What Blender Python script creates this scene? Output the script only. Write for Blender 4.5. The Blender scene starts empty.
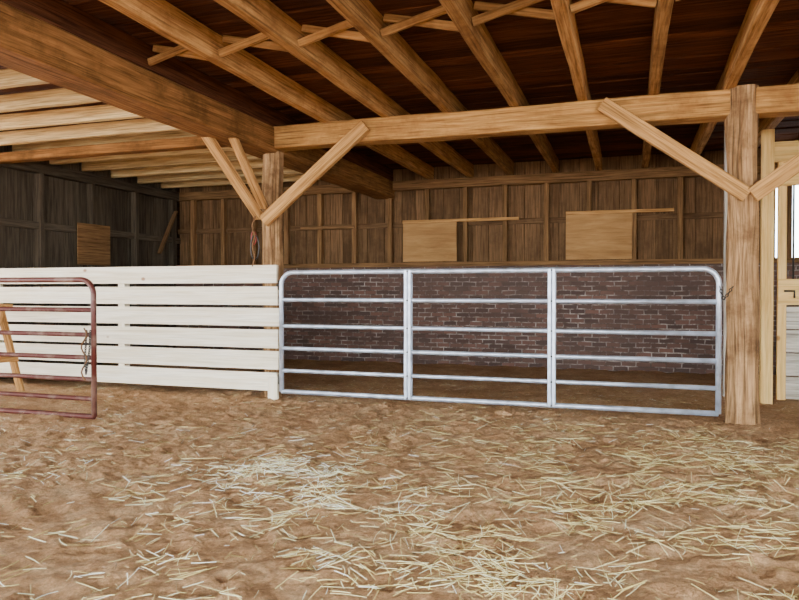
import bpy, bmesh, math, random
from mathutils import Vector, noise
random.seed(7)
scene = bpy.context.scene

# ---------------------------------------------------------------- materials
def newmat(name):
    m = bpy.data.materials.new(name); m.use_nodes = True
    nt = m.node_tree; b = nt.nodes["Principled BSDF"]
    return m, nt, b
def lin(c):
    return tuple(((v/255)/12.92 if v/255 <= .04045 else ((v/255+.055)/1.055)**2.4) for v in c) + (1,)
def wood(name, dark, light, rough=.9, gs=(1.2, 22, 22), bump=.3, var=.35, knots=0, stain=None, spec=.08, crack=.45):
    m, nt, b = newmat(name); N = nt.nodes; L = nt.links
    at = N.new("ShaderNodeAttribute"); at.attribute_name = "gc"
    mp = N.new("ShaderNodeMapping"); mp.inputs["Scale"].default_value = gs
    L.new(at.outputs["Vector"], mp.inputs[0])
    n1 = N.new("ShaderNodeTexNoise"); n1.inputs["Scale"].default_value = 1.6
    n1.inputs["Detail"].default_value = 9; n1.inputs["Roughness"].default_value = .65; n1.inputs["Distortion"].default_value = .4
    L.new(mp.outputs[0], n1.inputs["Vector"])
    r = N.new("ShaderNodeValToRGB")
    r.color_ramp.elements[0].position = .32; r.color_ramp.elements[0].color = lin(dark)
    r.color_ramp.elements[1].position = .64; r.color_ramp.elements[1].color = lin(light)
    L.new(n1.outputs["Fac"], r.inputs[0])
    col = r.outputs[0]
    n2 = N.new("ShaderNodeTexNoise"); n2.inputs["Scale"].default_value = 2.6; n2.inputs["Detail"].default_value = 9; n2.inputs["Roughness"].default_value = .7
    L.new(at.outputs["Vector"], n2.inputs["Vector"])
    if stain:
        rs = N.new("ShaderNodeMapRange"); rs.inputs[1].default_value = .48; rs.inputs[2].default_value = .66; rs.inputs[4].default_value = .8
        L.new(n2.outputs["Fac"], rs.inputs[0])
        mx = N.new("ShaderNodeMixRGB"); mx.inputs[2].default_value = lin(stain)
        L.new(rs.outputs[0], mx.inputs[0]); L.new(col, mx.inputs[1]); col = mx.outputs[0]
    if knots:
        v = N.new("ShaderNodeTexVoronoi"); v.inputs["Scale"].default_value = knots
        mk = N.new("ShaderNodeMapping"); mk.inputs["Scale"].default_value = (.7, 1, 1)
        L.new(at.outputs["Vector"], mk.inputs[0]); L.new(mk.outputs[0], v.inputs["Vector"])
        kr = N.new("ShaderNodeMapRange"); kr.inputs[1].default_value = .05; kr.inputs[2].default_value = .1
        kr.inputs[3].default_value = .8; kr.inputs[4].default_value = 0
        L.new(v.outputs["Distance"], kr.inputs[0])
        mx = N.new("ShaderNodeMixRGB"); mx.inputs[2].default_value = lin((150, 98, 52))
        L.new(kr.outputs[0], mx.inputs[0]); L.new(col, mx.inputs[1]); col = mx.outputs[0]
    mc = N.new("ShaderNodeMapping"); mc.inputs["Scale"].default_value = (2.2, 90, 90)
    L.new(at.outputs["Vector"], mc.inputs[0])
    n3 = N.new("ShaderNodeTexNoise"); n3.inputs["Scale"].default_value = 1.0; n3.inputs["Detail"].default_value = 4
    L.new(mc.outputs[0], n3.inputs["Vector"])
    cr = N.new("ShaderNodeMapRange"); cr.inputs[1].default_value = .34; cr.inputs[2].default_value = .5
    cr.inputs[3].default_value = 1-crack; cr.inputs[4].default_value = 1
    L.new(n3.outputs["Fac"], cr.inputs[0])
    ar = N.new("ShaderNodeAttribute"); ar.attribute_name = "rnd"
    mr = N.new("ShaderNodeMapRange"); mr.inputs[3].default_value = 1-var; mr.inputs[4].default_value = 1+var*.5
    L.new(ar.outputs["Fac"], mr.inputs[0])
    mu = N.new("ShaderNodeMath"); mu.operation = 'MULTIPLY'; L.new(mr.outputs[0], mu.inputs[0]); L.new(cr.outputs[0], mu.inputs[1])
    hs = N.new("ShaderNodeHueSaturation"); L.new(mu.outputs[0], hs.inputs["Value"]); L.new(col, hs.inputs["Color"])
    L.new(hs.outputs[0], b.inputs["Base Color"])
    b.inputs["Roughness"].default_value = rough
    b.inputs["Specular IOR Level"].default_value = spec
    bp = N.new("ShaderNodeBump"); bp.inputs["Strength"].default_value = bump; bp.inputs["Distance"].default_value = .02
    L.new(n1.outputs["Fac"], bp.inputs["Height"]); L.new(bp.outputs[0], b.inputs["Normal"])
    return m
M_joist = wood("joist_wood", (126, 86, 46), (194, 146, 90), stain=(126, 86, 48))
M_joistL = wood("lit_joist_wood", (180, 144, 94), (232, 204, 150), var=.3)  # left-bay joists: side daylight painted in as a paler wood colour
M_beam = wood("hewn_beam_wood", (142, 98, 52), (208, 158, 94), bump=.4, var=.1, stain=(142, 98, 54))
M_girder = wood("girder_wood", (100, 66, 34), (158, 110, 62), bump=.4, var=.1, stain=(92, 62, 32))
M_post = wood("post_wood", (108, 78, 50), (198, 156, 110), gs=(1.2, 14, 14), bump=.9, var=.1, stain=(96, 68, 44), crack=.6)
M_brace = wood("brace_wood", (144, 102, 56), (204, 156, 98), var=.12)
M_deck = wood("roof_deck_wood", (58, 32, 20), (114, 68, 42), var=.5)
M_side = wood("siding_wood", (80, 58, 38), (126, 96, 66), var=.3, stain=(86, 64, 44), crack=.3)
M_sideL = wood("dark_grey_siding_wood", (62, 53, 44), (98, 87, 72), var=.3, crack=.3)  # left wall boards, darker and greyer than the back siding
M_stud = wood("stud_wood", (94, 68, 42), (148, 112, 74), var=.3)
M_ply = wood("plywood", (140, 102, 62), (174, 134, 86), gs=(1, 6, 6), var=.1, bump=.05, crack=.15)
M_new = wood("new_lumber", (228, 212, 178), (252, 244, 226), gs=(.8, 18, 18), bump=.05, var=.08, knots=4, spec=.3, crack=.15)
M_newy = wood("new_yellow_lumber", (208, 162, 92), (240, 204, 134), var=.12, knots=4, crack=.2)
M_grey = wood("grey_board", (160, 150, 134), (212, 204, 190), var=.15)
M_dark = wood("dark_wood", (30, 20, 12), (60, 40, 22))

def metal(name, c, rough, met, rust=None, amt=.5):
    m, nt, b = newmat(name); N = nt.nodes; L = nt.links
    tc = N.new("ShaderNodeTexCoord"); n = N.new("ShaderNodeTexNoise")
    n.inputs["Scale"].default_value = 9; n.inputs["Detail"].default_value = 6
    L.new(tc.outputs["Object"], n.inputs["Vector"])
    r = N.new("ShaderNodeValToRGB"); r.color_ramp.elements[0].position = amt-.1; r.color_ramp.elements[1].position = amt+.12
    r.color_ramp.elements[0].color = lin(c); r.color_ramp.elements[1].color = lin(rust or tuple(int(v*.85) for v in c))
    L.new(n.outputs["Fac"], r.inputs[0]); L.new(r.outputs[0], b.inputs["Base Color"])
    b.inputs["Metallic"].default_value = met; b.inputs["Roughness"].default_value = rough
    return m
M_galv = metal("galvanized_steel", (204, 214, 230), .38, .6)
M_red = metal("rusty_red_paint", (84, 34, 26), .45, .1, (122, 92, 80), .58)
M_iron = metal("iron", (70, 66, 62), .5, .7)
M_rope = metal("rope_fibre", (120, 84, 50), .9, 0)
M_redp = metal("red_plastic", (150, 40, 30), .5, 0)

def mk_brick():
    m, nt, b = newmat("old_brick"); N = nt.nodes; L = nt.links
    tc = N.new("ShaderNodeTexCoord"); sp = N.new("ShaderNodeSeparateXYZ"); L.new(tc.outputs["Object"], sp.inputs[0])
    ad = N.new("ShaderNodeMath"); L.new(sp.outputs[0], ad.inputs[0]); L.new(sp.outputs[1], ad.inputs[1])
    cb = N.new("ShaderNodeCombineXYZ"); L.new(ad.outputs[0], cb.inputs[0]); L.new(sp.outputs[2], cb.inputs[1])
    dn = N.new("ShaderNodeTexNoise"); dn.inputs["Scale"].default_value = 4; dn.inputs["Detail"].default_value = 4; L.new(cb.outputs[0], dn.inputs["Vector"])
    va = N.new("ShaderNodeVectorMath"); va.operation = 'MULTIPLY_ADD'
    L.new(dn.outputs["Color"], va.inputs[0]); va.inputs[1].default_value = (.06, .035, 0); L.new(cb.outputs[0], va.inputs[2])
    br = N.new("ShaderNodeTexBrick"); L.new(va.outputs[0], br.inputs["Vector"])
    br.inputs["Scale"].default_value = 1; br.inputs["Brick Width"].default_value = .2; br.inputs["Row Height"].default_value = .067
    br.inputs["Mortar Size"].default_value = .009; br.inputs["Mortar Smooth"].default_value = .3; br.inputs["Bias"].default_value = .1
    br.inputs["Color1"].default_value = lin((128, 92, 78)); br.inputs["Color2"].default_value = lin((80, 62, 56))
    n3 = N.new("ShaderNodeTexNoise"); n3.inputs["Scale"].default_value = 6; n3.inputs["Detail"].default_value = 7; n3.inputs["Roughness"].default_value = .7
    L.new(cb.outputs[0], n3.inputs["Vector"])
    mr3 = N.new("ShaderNodeValToRGB"); mr3.color_ramp.elements[0].position = .44; mr3.color_ramp.elements[1].position = .66
    mr3.color_ramp.elements[0].color = lin((90, 74, 66)); mr3.color_ramp.elements[1].color = lin((196, 186, 176))
    L.new(n3.outputs["Fac"], mr3.inputs[0]); L.new(mr3.outputs[0], br.inputs["Mortar"])
    n = N.new("ShaderNodeTexNoise"); n.inputs["Scale"].default_value = 1.2; n.inputs["Detail"].default_value = 9; n.inputs["Roughness"].default_value = .7
    L.new(cb.outputs[0], n.inputs["Vector"])
    mr = N.new("ShaderNodeMapRange"); mr.inputs[1].default_value = .43; mr.inputs[2].default_value = .63; mr.inputs[3].default_value = .0; mr.inputs[4].default_value = .75
    L.new(n.outputs["Fac"], mr.inputs[0])
    mx = N.new("ShaderNodeMixRGB"); L.new(mr.outputs[0], mx.inputs[0]); L.new(br.outputs[0], mx.inputs[1]); mx.inputs[2].default_value = lin((88, 70, 62))
    L.new(mx.outputs[0], b.inputs["Base Color"]); b.inputs["Roughness"].default_value = .9
    bp = N.new("ShaderNodeBump"); bp.inputs["Strength"].default_value = .6; bp.inputs["Distance"].default_value = .01; bp.invert = True
    L.new(br.outputs["Fac"], bp.inputs["Height"]); L.new(bp.outputs[0], b.inputs["Normal"])
    return m
M_brick = mk_brick()

def mk_dirt():
    m, nt, b = newmat("dirt_ground"); N = nt.nodes; L = nt.links
    tc = N.new("ShaderNodeTexCoord")
    n = N.new("ShaderNodeTexNoise"); n.inputs["Scale"].default_value = 2.2; n.inputs["Detail"].default_value = 14; n.inputs["Roughness"].default_value = .82
    L.new(tc.outputs["Object"], n.inputs["Vector"])
    r = N.new("ShaderNodeValToRGB"); e = r.color_ramp.elements
    e[0].position = .3; e[0].color = lin((156, 114, 76)); e[1].position = .7; e[1].color = lin((230, 194, 150))
    x = e.new(.5); x.color = lin((200, 156, 112))
    L.new(n.outputs["Fac"], r.inputs[0])
    n2 = N.new("ShaderNodeTexNoise"); n2.inputs["Scale"].default_value = 42; n2.inputs["Detail"].default_value = 9; n2.inputs["Roughness"].default_value = .8
    L.new(tc.outputs["Object"], n2.inputs["Vector"])
    mr = N.new("ShaderNodeMapRange"); mr.inputs[1].default_value = .35; mr.inputs[2].default_value = .65; mr.inputs[3].default_value = .6; mr.inputs[4].default_value = 1.2
    L.new(n2.outputs["Fac"], mr.inputs[0])
    hs = N.new("ShaderNodeHueSaturation"); L.new(mr.outputs[0], hs.inputs["Value"]); L.new(r.outputs[0], hs.inputs["Color"])
    L.new(hs.outputs[0], b.inputs["Base Color"]); b.inputs["Roughness"].default_value = .95; b.inputs["Specular IOR Level"].default_value = .1
    n4 = N.new("ShaderNodeTexNoise"); n4.inputs["Scale"].default_value = 14; n4.inputs["Detail"].default_value = 8; n4.inputs["Roughness"].default_value = .7
    L.new(tc.outputs["Object"], n4.inputs["Vector"])
    b0 = N.new("ShaderNodeBump"); b0.inputs["Strength"].default_value = .9; b0.inputs["Distance"].default_value = .06
    L.new(n4.outputs["Fac"], b0.inputs["Height"])
    bp = N.new("ShaderNodeBump"); bp.inputs["Strength"].default_value = .9; bp.inputs["Distance"].default_value = .025
    L.new(n2.outputs["Fac"], bp.inputs["Height"]); L.new(b0.outputs[0], bp.inputs["Normal"]); L.new(bp.outputs[0], b.inputs["Normal"])
    return m
M_dirt = mk_dirt()
def mk_straw():
    m, nt, b = newmat("straw"); N = nt.nodes; L = nt.links
    a = N.new("ShaderNodeAttribute"); a.attribute_name = "rnd"
    r = N.new("ShaderNodeValToRGB"); e = r.color_ramp.elements
    e[0].color = lin((120, 98, 52)); e[1].color = lin((252, 252, 246))
    for p, c in ((.3, (204, 182, 110)), (.65, (234, 222, 164)), (.82, (216, 220, 182))):
        q = e.new(p); q.color = lin(c)
    L.new(a.outputs["Fac"], r.inputs[0]); L.new(r.outputs[0], b.inputs["Base Color"]); b.inputs["Roughness"].default_value = .5
    return m
M_straw = mk_straw()

# ---------------------------------------------------------------- mesh builder
class MB:
    def __init__(s):
        s.v = []; s.f = []; s.g = []; s.r = []; s.fm = []; s.fs = []; s.mats = []
    def mi(s, m):
        if m not in s.mats: s.mats.append(m)
        return s.mats.index(m)
    def timber(s, p0, p1, w, h, mat, up=(0, 0, 1), seg=1, jit=0.0, ch=.006, flare=0):
        p0 = Vector(p0); p1 = Vector(p1); d = p1-p0; Ln = d.length; d.normalize()
        up = Vector(up); side = up.cross(d)
        if side.length < 1e-4: side = Vector((0, 1, 0)).cross(d)
        side.normalize(); u = d.cross(side).normalized()
        off = Vector((random.uniform(0, 50), random.uniform(0, 50), random.uniform(0, 50))); rn = random.random()
        a, b = w/2, h/2; c = min(ch, a*.6, b*.6)
        cs = [(a, -b+c), (a, b-c), (a-c, b), (-a+c, b), (-a, b-c), (-a, -b+c), (-a+c, -b), (a-c, -b)]
        base = len(s.v); k = s.mi(mat)
        for i in range(seg+1):
            t = i/seg
            fl = 1+flare*max(0, 1-t*6)
            for (x, y) in cs:
                q = p0+d*(Ln*t)
                gx, gy = x*fl, y*fl
                if jit:
                    nv = noise.noise_vector(Vector((t*Ln*1.7+off.x, x*6+off.y, y*6+off.z)))
                    nw = noise.noise_vector(Vector((t*Ln*.6+off.y, 0, off.z)))
                    gx += jit*(nv.x+nw.x*1.2); gy += jit*(nv.y+nw.y*1.2)
                s.v.append(q+side*gx+u*gy); s.g.append(off+Vector((t*Ln, x, y))); s.r.append(rn)
        for i in range(seg):
            for j in range(8):
                A = base+i*8+j; B = base+i*8+(j+1) % 8
                s.f.append((A, B, B+8, A+8)); s.fm.append(k); s.fs.append(False)
        s.f.append(tuple(base+j for j in reversed(range(8)))); s.fm.append(k); s.fs.append(False)
        s.f.append(tuple(base+seg*8+j for j in range(8))); s.fm.append(k); s.fs.append(False)
    def box(s, lo, hi, mat, ch=.004):   # grain along longest axis
        lo = Vector(lo); hi = Vector(hi); c = (lo+hi)/2; d = hi-lo
        ax = max(range(3), key=lambda i: d[i]); e = Vector((0, 0, 0)); e[ax] = d[ax]/2
        if ax == 0: s.timber(c-e, c+e, d.y, d.z, mat, (0, 0, 1), ch=ch)
        elif ax == 1: s.timber(c-e, c+e, d.x, d.z, mat, (0, 0, 1), ch=ch)
        else: s.timber(c-e, c+e, d.x, d.y, mat, (0, 1, 0), ch=ch)
    def tube(s, pts, r, mat, n=10, ref=(0, 1, 0), closed=False):
        pts = [Vector(p) for p in pts]; base = len(s.v); k = s.mi(mat); rn = random.random(); m = len(pts)
        for i, p in enumerate(pts):
            a = pts[(i-1) % m] if closed or i > 0 else p
            b = pts[(i+1) % m] if closed or i < m-1 else p
            t = (b-a).normalized(); n1 = Vector(ref)-t*t.dot(Vector(ref))
            if n1.length < .05: n1 = Vector((1, .1, .2))-t*t.dot(Vector((1, .1, .2)))
            n1.normalize(); n2 = t.cross(n1)
            for j in range(n):
                an = 2*math.pi*j/n
                q = p+(n1*math.cos(an)+n2*math.sin(an))*r
                s.v.append(q); s.g.append(q.copy()); s.r.append(rn)
        for i in range(m if closed else m-1):
            for j in range(n):
                A = base+i*n+j; B = base+i*n+(j+1) % n; C = base+((i+1) % m)*n+(j+1) % n; D = base+((i+1) % m)*n+j
                s.f.append((A, B, C, D)); s.fm.append(k); s.fs.append(True)
        if not closed:
            s.f.append(tuple(base+j for j in reversed(range(n)))); s.fm.append(k); s.fs.append(False)
            s.f.append(tuple(base+(m-1)*n+j for j in range(n))); s.fm.append(k); s.fs.append(False)
    def build(s, name):
        me = bpy.data.meshes.new(name); me.from_pydata([tuple(v) for v in s.v], [], s.f)
        for m in s.mats: me.materials.append(m)
        me.polygons.foreach_set("material_index", s.fm); me.polygons.foreach_set("use_smooth", s.fs)
        a = me.attributes.new("gc", 'FLOAT_VECTOR', 'POINT'); a.data.foreach_set("vector", [c for g in s.g for c in g])
        a = me.attributes.new("rnd", 'FLOAT', 'POINT'); a.data.foreach_set("value", s.r)
        me.update(); o = bpy.data.objects.new(name, me); scene.collection.objects.link(o); return o

XL, XR, YB, YF = -7.6, 4.2, 10.4, -1.5
ZJ, ZD = 2.85, 3.05

# ---------------------------------------------------------------- floor
random.seed(3)
dents = [(random.uniform(-6, 3), random.uniform(1.5, 7), random.uniform(.035, .09), random.uniform(.010, .032)) for _ in range(1000)]
cell = {}
for d in dents:
    for i in (-1, 0, 1):
        for j in (-1, 0, 1):
            cell.setdefault((math.floor(d[0]/.25)+i, math.floor(d[1]/.25)+j), []).append(d)
def fh(x, y):
    p = Vector((x, y, 0))
    h = .02*noise.noise(p*.9)+.016*noise.noise(p*2.6+Vector((9, 3, 0)))+.018*noise.noise(p*7)+.012*noise.noise(p*17)
    for (a, b, r, dp) in cell.get((math.floor(x/.25), math.floor(y/.25)), ()):
        q = ((x-a)**2+(y-b)**2)/(r*r)
        if q < 4: h += dp*(-math.exp(-q*1.5)+.5*math.exp(-(math.sqrt(q)-1.25)**2*8))
    return h-.012
def grid_axis(lo, hi, flo, fhi, fine, coarse):
    a = []; x = lo
    while x < hi:
        a.append(x); x += fine if flo <= x < fhi else coarse
    a.append(hi); return a
gx = grid_axis(-16, 10, -7.7, 2.6, .025, .4); gy = grid_axis(-10, 10.6, 1.2, 7.4, .025, .12)
me = bpy.data.meshes.new("floor")
vs = [(x, y, fh(x, y)) for y in gy for x in gx]; nx = len(gx)
fs = [(j*nx+i, j*nx+i+1, (j+1)*nx+i+1, (j+1)*nx+i) for j in range(len(gy)-1) for i in range(nx-1)]
me.from_pydata(vs, [], fs); me.materials.append(M_dirt); me.update()
for p in me.polygons: p.use_smooth = True
fl = bpy.data.objects.new("floor", me); scene.collection.objects.link(fl)

# ---------------------------------------------------------------- walls
random.seed(11)
w = MB()
w.box((XL-.2, YB+.06, 0), (1.72, YB+.14, ZD+.05), M_dark)  # backing added behind the siding to stop light leaking between boards
w.box((2.9, YB+.06, 0), (XR+.2, YB+.14, ZD+.05), M_dark)
w.box((1.72, YB+.06, 2.75), (2.9, YB+.14, ZD+.05), M_dark)
x = XL
while x < 1.72:
    ww = random.uniform(.2, .3); dy = random.uniform(0, .012)
    w.box((x+.002, YB+.02+dy, 1.5), (min(x+ww, 1.75)-.002, YB+.05+dy, ZD), M_side); x += ww
x = 1.76
while x < 2.9:
    w.box((x, YB+.02, 1.5), (x+.1, YB+.05, ZD), M_side); x += .2
while x < XR:
    w.box((x, YB+.02, 1.5), (x+.24, YB+.05, ZD), M_side); x += .25
x = XL+.3
while x < XR:
    if not 1.85 < x < 2.8: w.box((x, YB-.08, 1.56), (x+.07, YB+.02, 2.7), M_stud)
    x += .61
w.box((XL, YB-.12, 1.49), (XR, YB+.02, 1.56), M_stud)
w.box((XL, YB-.1, 2.7), (XR, YB+.02, 2.84), M_stud)
w.box((XL, YB-.02, 2.12), (1.75, YB+.02, 2.2), M_side)
w.build("wall_back")
b = MB(); b.box((XL, YB-.12, -.06), (XR, YB+.05, 1.49), M_brick, ch=.01); b.build("brick_foundation_wall")
w = MB()
w.box((XL-.16, 6.3, 0), (XL-.08, YB+.1, ZD), M_dark)
y = 6.3
while y < YB:
    ww = random.uniform(.2, .3); dy = random.uniform(0, .012)
    w.box((XL-.06-dy, y+.002, -.05), (XL-.03-dy, min(YB, y+ww)-.002, ZD), M_sideL); y += ww
y = 6.35
while y < YB-.2:
    w.box((XL-.03, y, -.05), (XL+.07, y+.07, 2.84), M_sideL); y += .95
w.box((XL-.03, 6.3, 2.70), (XL+.09, YB, 2.84), M_sideL)
w.box((XL-.03, 6.3, 1.95), (XL+.04, YB, 2.05), M_sideL)
w.timber((XL+.09, 9.75, 1.75), (XL+.09, 10.2, 2.5), .03, .08, M_side, (1, 0, 0))
w.build("wall_left")
w = MB()  # unseen right wall, added to close the side and keep the back dark
y = 3.0
while y < YB:
    w.box((XR, y+.003, -.05), (XR+.03, y+.247, ZD), M_side); y += .25
w.box((XR+.04, 3, -.05), (XR+.1, YB+.1, ZD), M_dark)
w.build("added_wall_right")
for n, (x0, x1, z0, z1, y0) in enumerate(((-3.37, -2.51, 1.57, 2.17, YB-.1), (-.88, .03, 1.57, 2.22, YB-.1))):
    p = MB(); p.box((x0, y0-.012, z0), (x1, y0+.005, z1), M_ply)
    p.box((x0, y0-.035, z1-.0), (x1+(.95 if n == 0 else .55), y0-.01, z1+.045), M_brace)
    p.build("plywood_shutter")
p = MB(); p.box((XL+.07, 7.95, 1.5), (XL+.085, 8.6, 2.1), M_stud); p.build("plywood_shutter")
p = MB(); p.box((-5.15, YB-.11, 2.12), (-4.2, YB-.08, 2.17), M_stud); p.build("wall_shelf_strip")

# ---------------------------------------------------------------- ceiling
random.seed(5)
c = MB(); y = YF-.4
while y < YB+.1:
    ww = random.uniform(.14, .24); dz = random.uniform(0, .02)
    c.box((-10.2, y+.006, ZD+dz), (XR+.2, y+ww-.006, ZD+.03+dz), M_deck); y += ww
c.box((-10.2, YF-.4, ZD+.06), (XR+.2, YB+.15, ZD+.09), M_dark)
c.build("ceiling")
jx = [-2.97, -2.31, -1.68, -1.04, -.41, .20, .80, 1.42, 2.04, 2.66, 3.28, 3.9]
for x in jx:
    j = MB(); dx = random.uniform(-.02, .02)
    j.timber((x+dx, YF, ZJ+.1), (x-dx, YB+.02, ZJ+.1), .085, .2, M_joist, seg=24, jit=.007); j.build("ceiling_joist")
y = YF+.1
while y < YB:
    j = MB(); j.timber((-10.1, y, ZJ+.1), (-3.88, y+random.uniform(-.03, .03), ZJ+.1), .07, .15, M_joistL, seg=12, jit=.006)
    j.build("ceiling_joist"); y += .6
br = MB()
for a, b2 in zip([-3.6]+jx[:7], jx[:8]):
    br.timber((a+.05, 4.5, 2.90), (b2-.05, 4.5, 3.03), .035, .055, M_joist)
    br.timber((a+.05, 4.56, 3.03), (b2-.05, 4.56, 2.90), .035, .055, M_joist)
br.build("joist_bridging")

# ---------------------------------------------------------------- beams & posts
b = MB(); b.timber((-3.6, 6.6, 2.735), (XR, 6.6, 2.735), .22, .23, M_beam, seg=30, jit=.01, ch=.012); b.build("cross_beam")
b = MB(); b.timber((-3.71, YF-.2, 2.715), (-3.71, YB, 2.715), .32, .27, M_girder, seg=40, jit=.01, ch=.015)
b.timber((-3.6, YF-.2, 2.95), (-3.6, YB, 2.95), .06, .2, M_deck, seg=10, jit=.004)
b.build("girder_beam")
b = MB(); b.timber((-10, 6.6, 2.77), (-3.88, 6.6, 2.77), .15, .11, M_girder, seg=14, jit=.006); b.build("cross_beam")
b = MB(); b.timber((-10, YF-.1, 2.735), (XR, YF-.1, 2.735), .22, .23, M_beam, seg=30, jit=.008); b.build("cross_beam")
def post(x, y, w_, d_, z1, mat=M_post, jit=.03, flare=.1, x1=None):
    p = MB(); p.timber((x, y, -.08), (x if x1 is None else x1, y, z1), w_, d_, mat, up=(0, 1, 0), seg=30, jit=jit, ch=.055, flare=flare); return p
post(.94, 6.58, .235, .26, 2.86, x1=.915).build("support_post")
post(-3.63, 6.6, .19, .2, 2.6, jit=.012, flare=0).build("support_post")
for x in (-9.8, -3.7, .95): post(x, YF-.1, .26, .26, 2.63).build("support_post")

def brace(p0, p1, w_=.07, h_=.13, mat=M_brace, up=(0, 1, 0)):
    m = MB(); m.timber(p0, p1, w_, h_, mat, up=up, seg=8, jit=.006); m.build("knee_brace")
brace((-.24, 6.44, 2.79), (.93, 6.41, 1.92), .13, .06)
brace((.97, 6.40, 1.92), (2.1, 6.44, 2.75), .13, .06)
brace((-2.50, 6.44, 2.77), (-3.64, 6.42, 1.85), .13, .06)
brace((-3.60, 5.70, 2.66), (-3.66, 6.46, 2.0), .05, .09, up=(1, 0, 0))
brace((-3.83, 5.65, 2.62), (-3.72, 6.48, 1.90), .06, .1, up=(1, 0, 0))

# ---------------------------------------------------------------- board fence
random.seed(21)
f = MB()
for i in range(6):
    z0 = .07+i*.226
    xr = -3.48+random.uniform(-.02, .01)
    f.box((-7.55, 6.43, z0+random.uniform(-.003, .003)), (xr, 6.468, z0+.192), M_new, ch=.003)
for x in (-7.45, -5.55):
    f.box((x, 6.468, .09), (x+.09, 6.56, 1.36), M_new)
f.box((-3.58, 6.39, -.05), (-3.47, 6.43, .22), M_new)
f.build("board_fence")

# ---------------------------------------------------------------- gates
def gate(x0, x1, y, zs, mat, r=.022, stays=()):
    g = MB(); zt, zb = zs[0], zs[-1]; R = .13; P = []
    P.append((x0, y, zb))
    for k in range(0, 9):
        a = math.pi-k*math.pi/16; P.append((x0+R+R*math.cos(a), y, zt-R+R*math.sin(a)))
    for k in range(0, 9):
        a = math.pi/2-k*math.pi/16; P.append((x1-R+R*math.cos(a), y, zt-R+R*math.sin(a)))
    P.append((x1, y, zb))
    g.tube(P, r, mat, 12, closed=False)
    g.tube([(x0, y, zb), (x1, y, zb)], r, mat, 12)
    for z in zs[1:-1]:
        g.tube([(x0, y, z), (x1, y, z)], r*.86, mat, 12)
    for x in stays:
        for dx in (-.019, .019):
            g.box((x+dx-.015, y-.034, zb-.01), (x+dx+.015, y-.02, zt+.01), mat, ch=.002)
            g.box((x+dx-.015, y+.02, zb-.01), (x+dx+.015, y+.034, zt+.01), mat, ch=.002)
        for z in zs:
            g.tube([(x, y-.042, z), (x, y+.042, z)], .008, M_iron, 8, ref=(1, 0, 0))
    return g
def chain(g, pts, mat, s=.018):
    pts = [Vector(p) for p in pts]
    k = 0
    for a, b_ in zip(pts[:-1], pts[1:]):
        n = max(1, int((b_-a).length/(s*1.5))); t = (b_-a).normalized()
        for i in range(n):
            c0 = a+(b_-a)*((i+.5)/n)
            u = t.cross(Vector((0, 1, .1))).normalized() if k % 2 else t.cross(t.cross(Vector((0, 1, .1)))).normalized()
            g.tube([c0+t*math.cos(q)*s+u*math.sin(q)*s*.6 for q in [j*math.pi/4 for j in range(8)]], .004, mat, 5, ref=t.cross(u), closed=True); k += 1
g = gate(-3.40, .715, 6.36, [1.31, 1.03, .76, .53, .30, .085], M_galv, r=.024, stays=(-2.03, -.665))
for z in (1.18, .2):
    g.tube([(-3.40, 6.36, z), (-3.46, 6.42, z), (-3.53, 6.5, z)], .012, M_iron, 8, ref=(0, 0, 1))
    g.tube([(-3.455, 6.415, z-.05), (-3.455, 6.415, z+.05)], .016, M_iron, 8)
chain(g, [(.715, 6.33, 1.16), (.75, 6.33, 1.05), (.80, 6.38, 1.12), (.83, 6.43, 1.16)], M_iron)
g.build("metal_tube_gate")
g = gate(-7.88, -4.42, 4.85, [1.22, .956, .74, .54, .35, .18, .025], M_red, r=.024, stays=(-6.4,))
chain(g, [(-4.46, 4.81, .78), (-4.47, 4.80, .55), (-4.46, 4.80, .40), (-4.43, 4.81, .62), (-4.43, 4.82, .78)], M_iron, .013)
g.tube([(-4.48+.03*math.sin(i), 4.80, .8-i*.035) for i in range(14)], .007, M_rope, 6)
g.build("rusty_tube_gate")
p = MB(); p.timber((-7.99, 4.87, -.05), (-7.99, 4.87, 2.86), .13, .15, M_post, up=(0, 1, 0), seg=10, jit=.008); p.build("support_post")

r = MB()
r.tube([(-3.76+.02*math.sin(i*.9), 6.42+.01*math.cos(i), 1.95-i*.03) for i in range(20)], .008, M_rope, 6)
r.tube([(-3.77+.03*math.sin(t*math.pi/6), 6.44, 1.68+.07*math.cos(t*math.pi/6)) for t in range(12)], .007, M_redp, 6, closed=True)
r.tube([(-3.75+.05*math.sin(t*math.pi/6), 6.43, 1.58+.13*math.cos(t*math.pi/6)) for t in range(12)], .008, M_iron, 6, closed=True)
r.build("hanging_rope")

# ---------------------------------------------------------------- stall front on the right
s = MB()
Y = 7.8
s.box((1.27, Y, -.05), (1.38, Y+.09, 2.75), M_newy)
s.box((1.42, Y+.02, .02), (1.50, Y+.07, 2.5), M_newy)
s.box((1.42, Y-.01, .98), (3.2, Y+.05, 1.24), M_newy)
s.box((1.42, Y-.01, 2.18), (3.2, Y+.05, 2.30), M_newy)
s.box((1.38, Y, 2.42), (3.2, Y+.06, 2.62), M_newy)
for i in range(4): s.box((1.50, Y+.02, .03+i*.236), (3.2, Y+.05, .255+i*.236), M_newy if i % 2 == 3 else M_grey)
x = 1.56
while x < 3.2:
    s.tube([(x, Y+.03, 1.22), (x, Y+.03, 2.2)], .01, M_iron, 8); x += .1
s.box((3.2, Y, -.05), (3.3, Y+.09, 2.75), M_newy)
s.tube([(1.47, Y-.02, 1.12), (1.56, Y-.035, 1.12), (1.56, Y-.035, 1.05)], .01, M_iron, 8)
s.build("stall_door")
s = MB(); s.box((.95, 8.0, -.05), (1.04, 8.09, 2.83), M_grey)
s.build("stall_corner_post")

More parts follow.
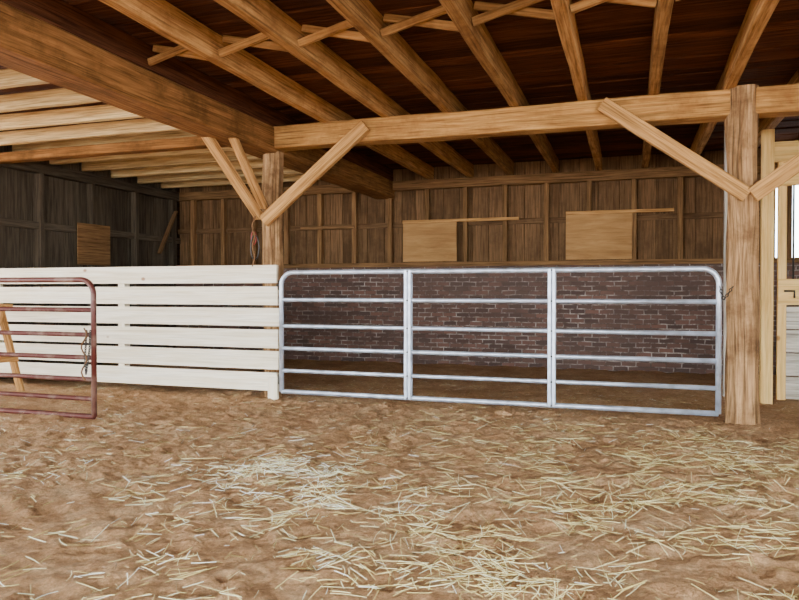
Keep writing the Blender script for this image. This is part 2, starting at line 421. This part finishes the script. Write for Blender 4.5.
# ---------------------------------------------------------------- wooden sawhorse at the far left
s = MB()
s.timber((-6.42, 5.75, .94), (-7.4, 5.95, .94), .16, .07, M_brace)
for (x, y) in ((-6.52, 5.77), (-7.25, 5.93)):
    s.timber((x, y, .92), (x-.02, y-.28, -.02), .04, .09, M_brace, up=(1, 0, 0))
    s.timber((x, y, .92), (x-.02, y+.28, -.02), .04, .09, M_brace, up=(1, 0, 0))
    s.timber((x+.02, y-.2, .38), (x+.02, y+.2, .38), .03, .09, M_brace)
s.timber((-6.45, 5.6, .42), (-7.2, 5.75, .42), .2, .025, M_brace)
s.build("wooden_sawhorse")

bm = bmesh.new(); bmesh.ops.create_icosphere(bm, subdivisions=3, radius=.05)
for v in bm.verts:
    v.co *= 1+.5*noise.noise(v.co*18); v.co.z *= .5; v.co.x *= 1.5
m = bpy.data.meshes.new("dirt_clod"); bm.to_mesh(m); bm.free(); m.materials.append(M_dirt)
o = bpy.data.objects.new("dirt_clod", m); o.location = (-1.08, 6.2, fh(-1.08, 6.2)+.02); scene.collection.objects.link(o)

# ---------------------------------------------------------------- straw
random.seed(99)
V = []; F = []; R = []
def blade(x, y, ln, wd, col, lift=.0):
    if abs(x-.94) < .25 and abs(y-6.58) < .25: return
    a = random.uniform(0, 2*math.pi); bend = random.uniform(-.35, .35) if random.random() < .8 else random.uniform(-1, 1)
    n = 3; px, py = x, y; base = len(V)
    ex, ey = x+math.cos(a+bend/2)*ln, y+math.sin(a+bend/2)*ln
    z0 = fh(x, y)+.005+lift*random.random(); z1 = fh(ex, ey)+.005+lift*random.random()
    zm = max(fh(x+(ex-x)*t, y+(ey-y)*t) for t in (.3, .5, .7))+.004
    bump = max(0, zm-(z0+z1)/2)
    for i in range(n+1):
        t = i/n; aa = a+bend*t
        z = z0*(1-t)+z1*t+bump
        sx, sy = -math.sin(aa)*wd/2, math.cos(aa)*wd/2
        V.append((px+sx, py+sy, z)); V.append((px, py, z+wd*.6)); V.append((px-sx, py-sy, z)); R.extend([col]*3)
        px += math.cos(aa)*ln/n; py += math.sin(aa)*ln/n
    for i in range(n):
        A = base+i*3
        F.append((A, A+1, A+4, A+3)); F.append((A+1, A+2, A+5, A+4)); F.append((A+2, A, A+3, A+5))
def patch(cx, cy, sx, sy, n, c0, c1, l0=.04, l1=.18, lift=.016):
    for _ in range(n):
        x = random.gauss(cx, sx); y = random.gauss(cy, sy)
        if noise.noise(Vector((x*2.5, y*2.5, 4))) < random.uniform(-.3, .3): continue
        if -7.5 < x < 3 and 1 < y < 10: blade(x, y, random.uniform(l0, l1)*random.uniform(.5, 1), random.uniform(.0016, .0037), random.uniform(c0, c1), lift)
patch(-1.98, 3.85, .28, .18, 520, .5, 1.0)
patch(-1.45, 3.4, .24, .15, 360, .5, 1.0)
patch(-2.1, 3.3, .7, .4, 550, .3, 1)
patch(-.1, 3.5, .8, .7, 2200, .0, .8)
patch(.55, 4.9, .7, .6, 1500, .0, .75)
patch(-.5, 2.7, .6, .3, 800, .0, .85)
patch(.0, 3.6, 1.0, 1.0, 600, .3, .8, .12, .3)
patch(-2.7, 4.1, .9, .7, 500, .2, 1)
patch(-1.7, 2.4, .7, .3, 350, .1, .95)
patch(-.7, 5.3, 1.1, .4, 550, .0, .8)
for _ in range(6500):
    x = random.uniform(-6.5, 2.5); y = random.uniform(1.5, 8.5)
    if noise.noise(Vector((x, y, 0))) < random.uniform(-.6, .4): continue
    blade(x, y, random.uniform(.015, .09), random.uniform(.0014, .0032), random.uniform(0, .95))
me = bpy.data.meshes.new("scattered_straw"); me.from_pydata(V, [], F); me.materials.append(M_straw)
a = me.attributes.new("rnd", 'FLOAT', 'POINT'); a.data.foreach_set("value", R); me.update()
scene.collection.objects.link(bpy.data.objects.new("scattered_straw", me))

# ---------------------------------------------------------------- light
wd = bpy.data.worlds.new("sky"); scene.world = wd; wd.use_nodes = True
bg = wd.node_tree.nodes["Background"]; bg.inputs[0].default_value = (.90, .96, 1, 1); bg.inputs[1].default_value = 14.5

cam = bpy.data.cameras.new("camera"); cam.sensor_width = 36; cam.lens = 690/799*36; cam.clip_start = .05
co = bpy.data.objects.new("camera", cam); co.location = (0, 0, 1.13)
co.rotation_euler = (math.radians(90-.83), 0, math.radians(18.43)); scene.collection.objects.link(co); scene.camera = co
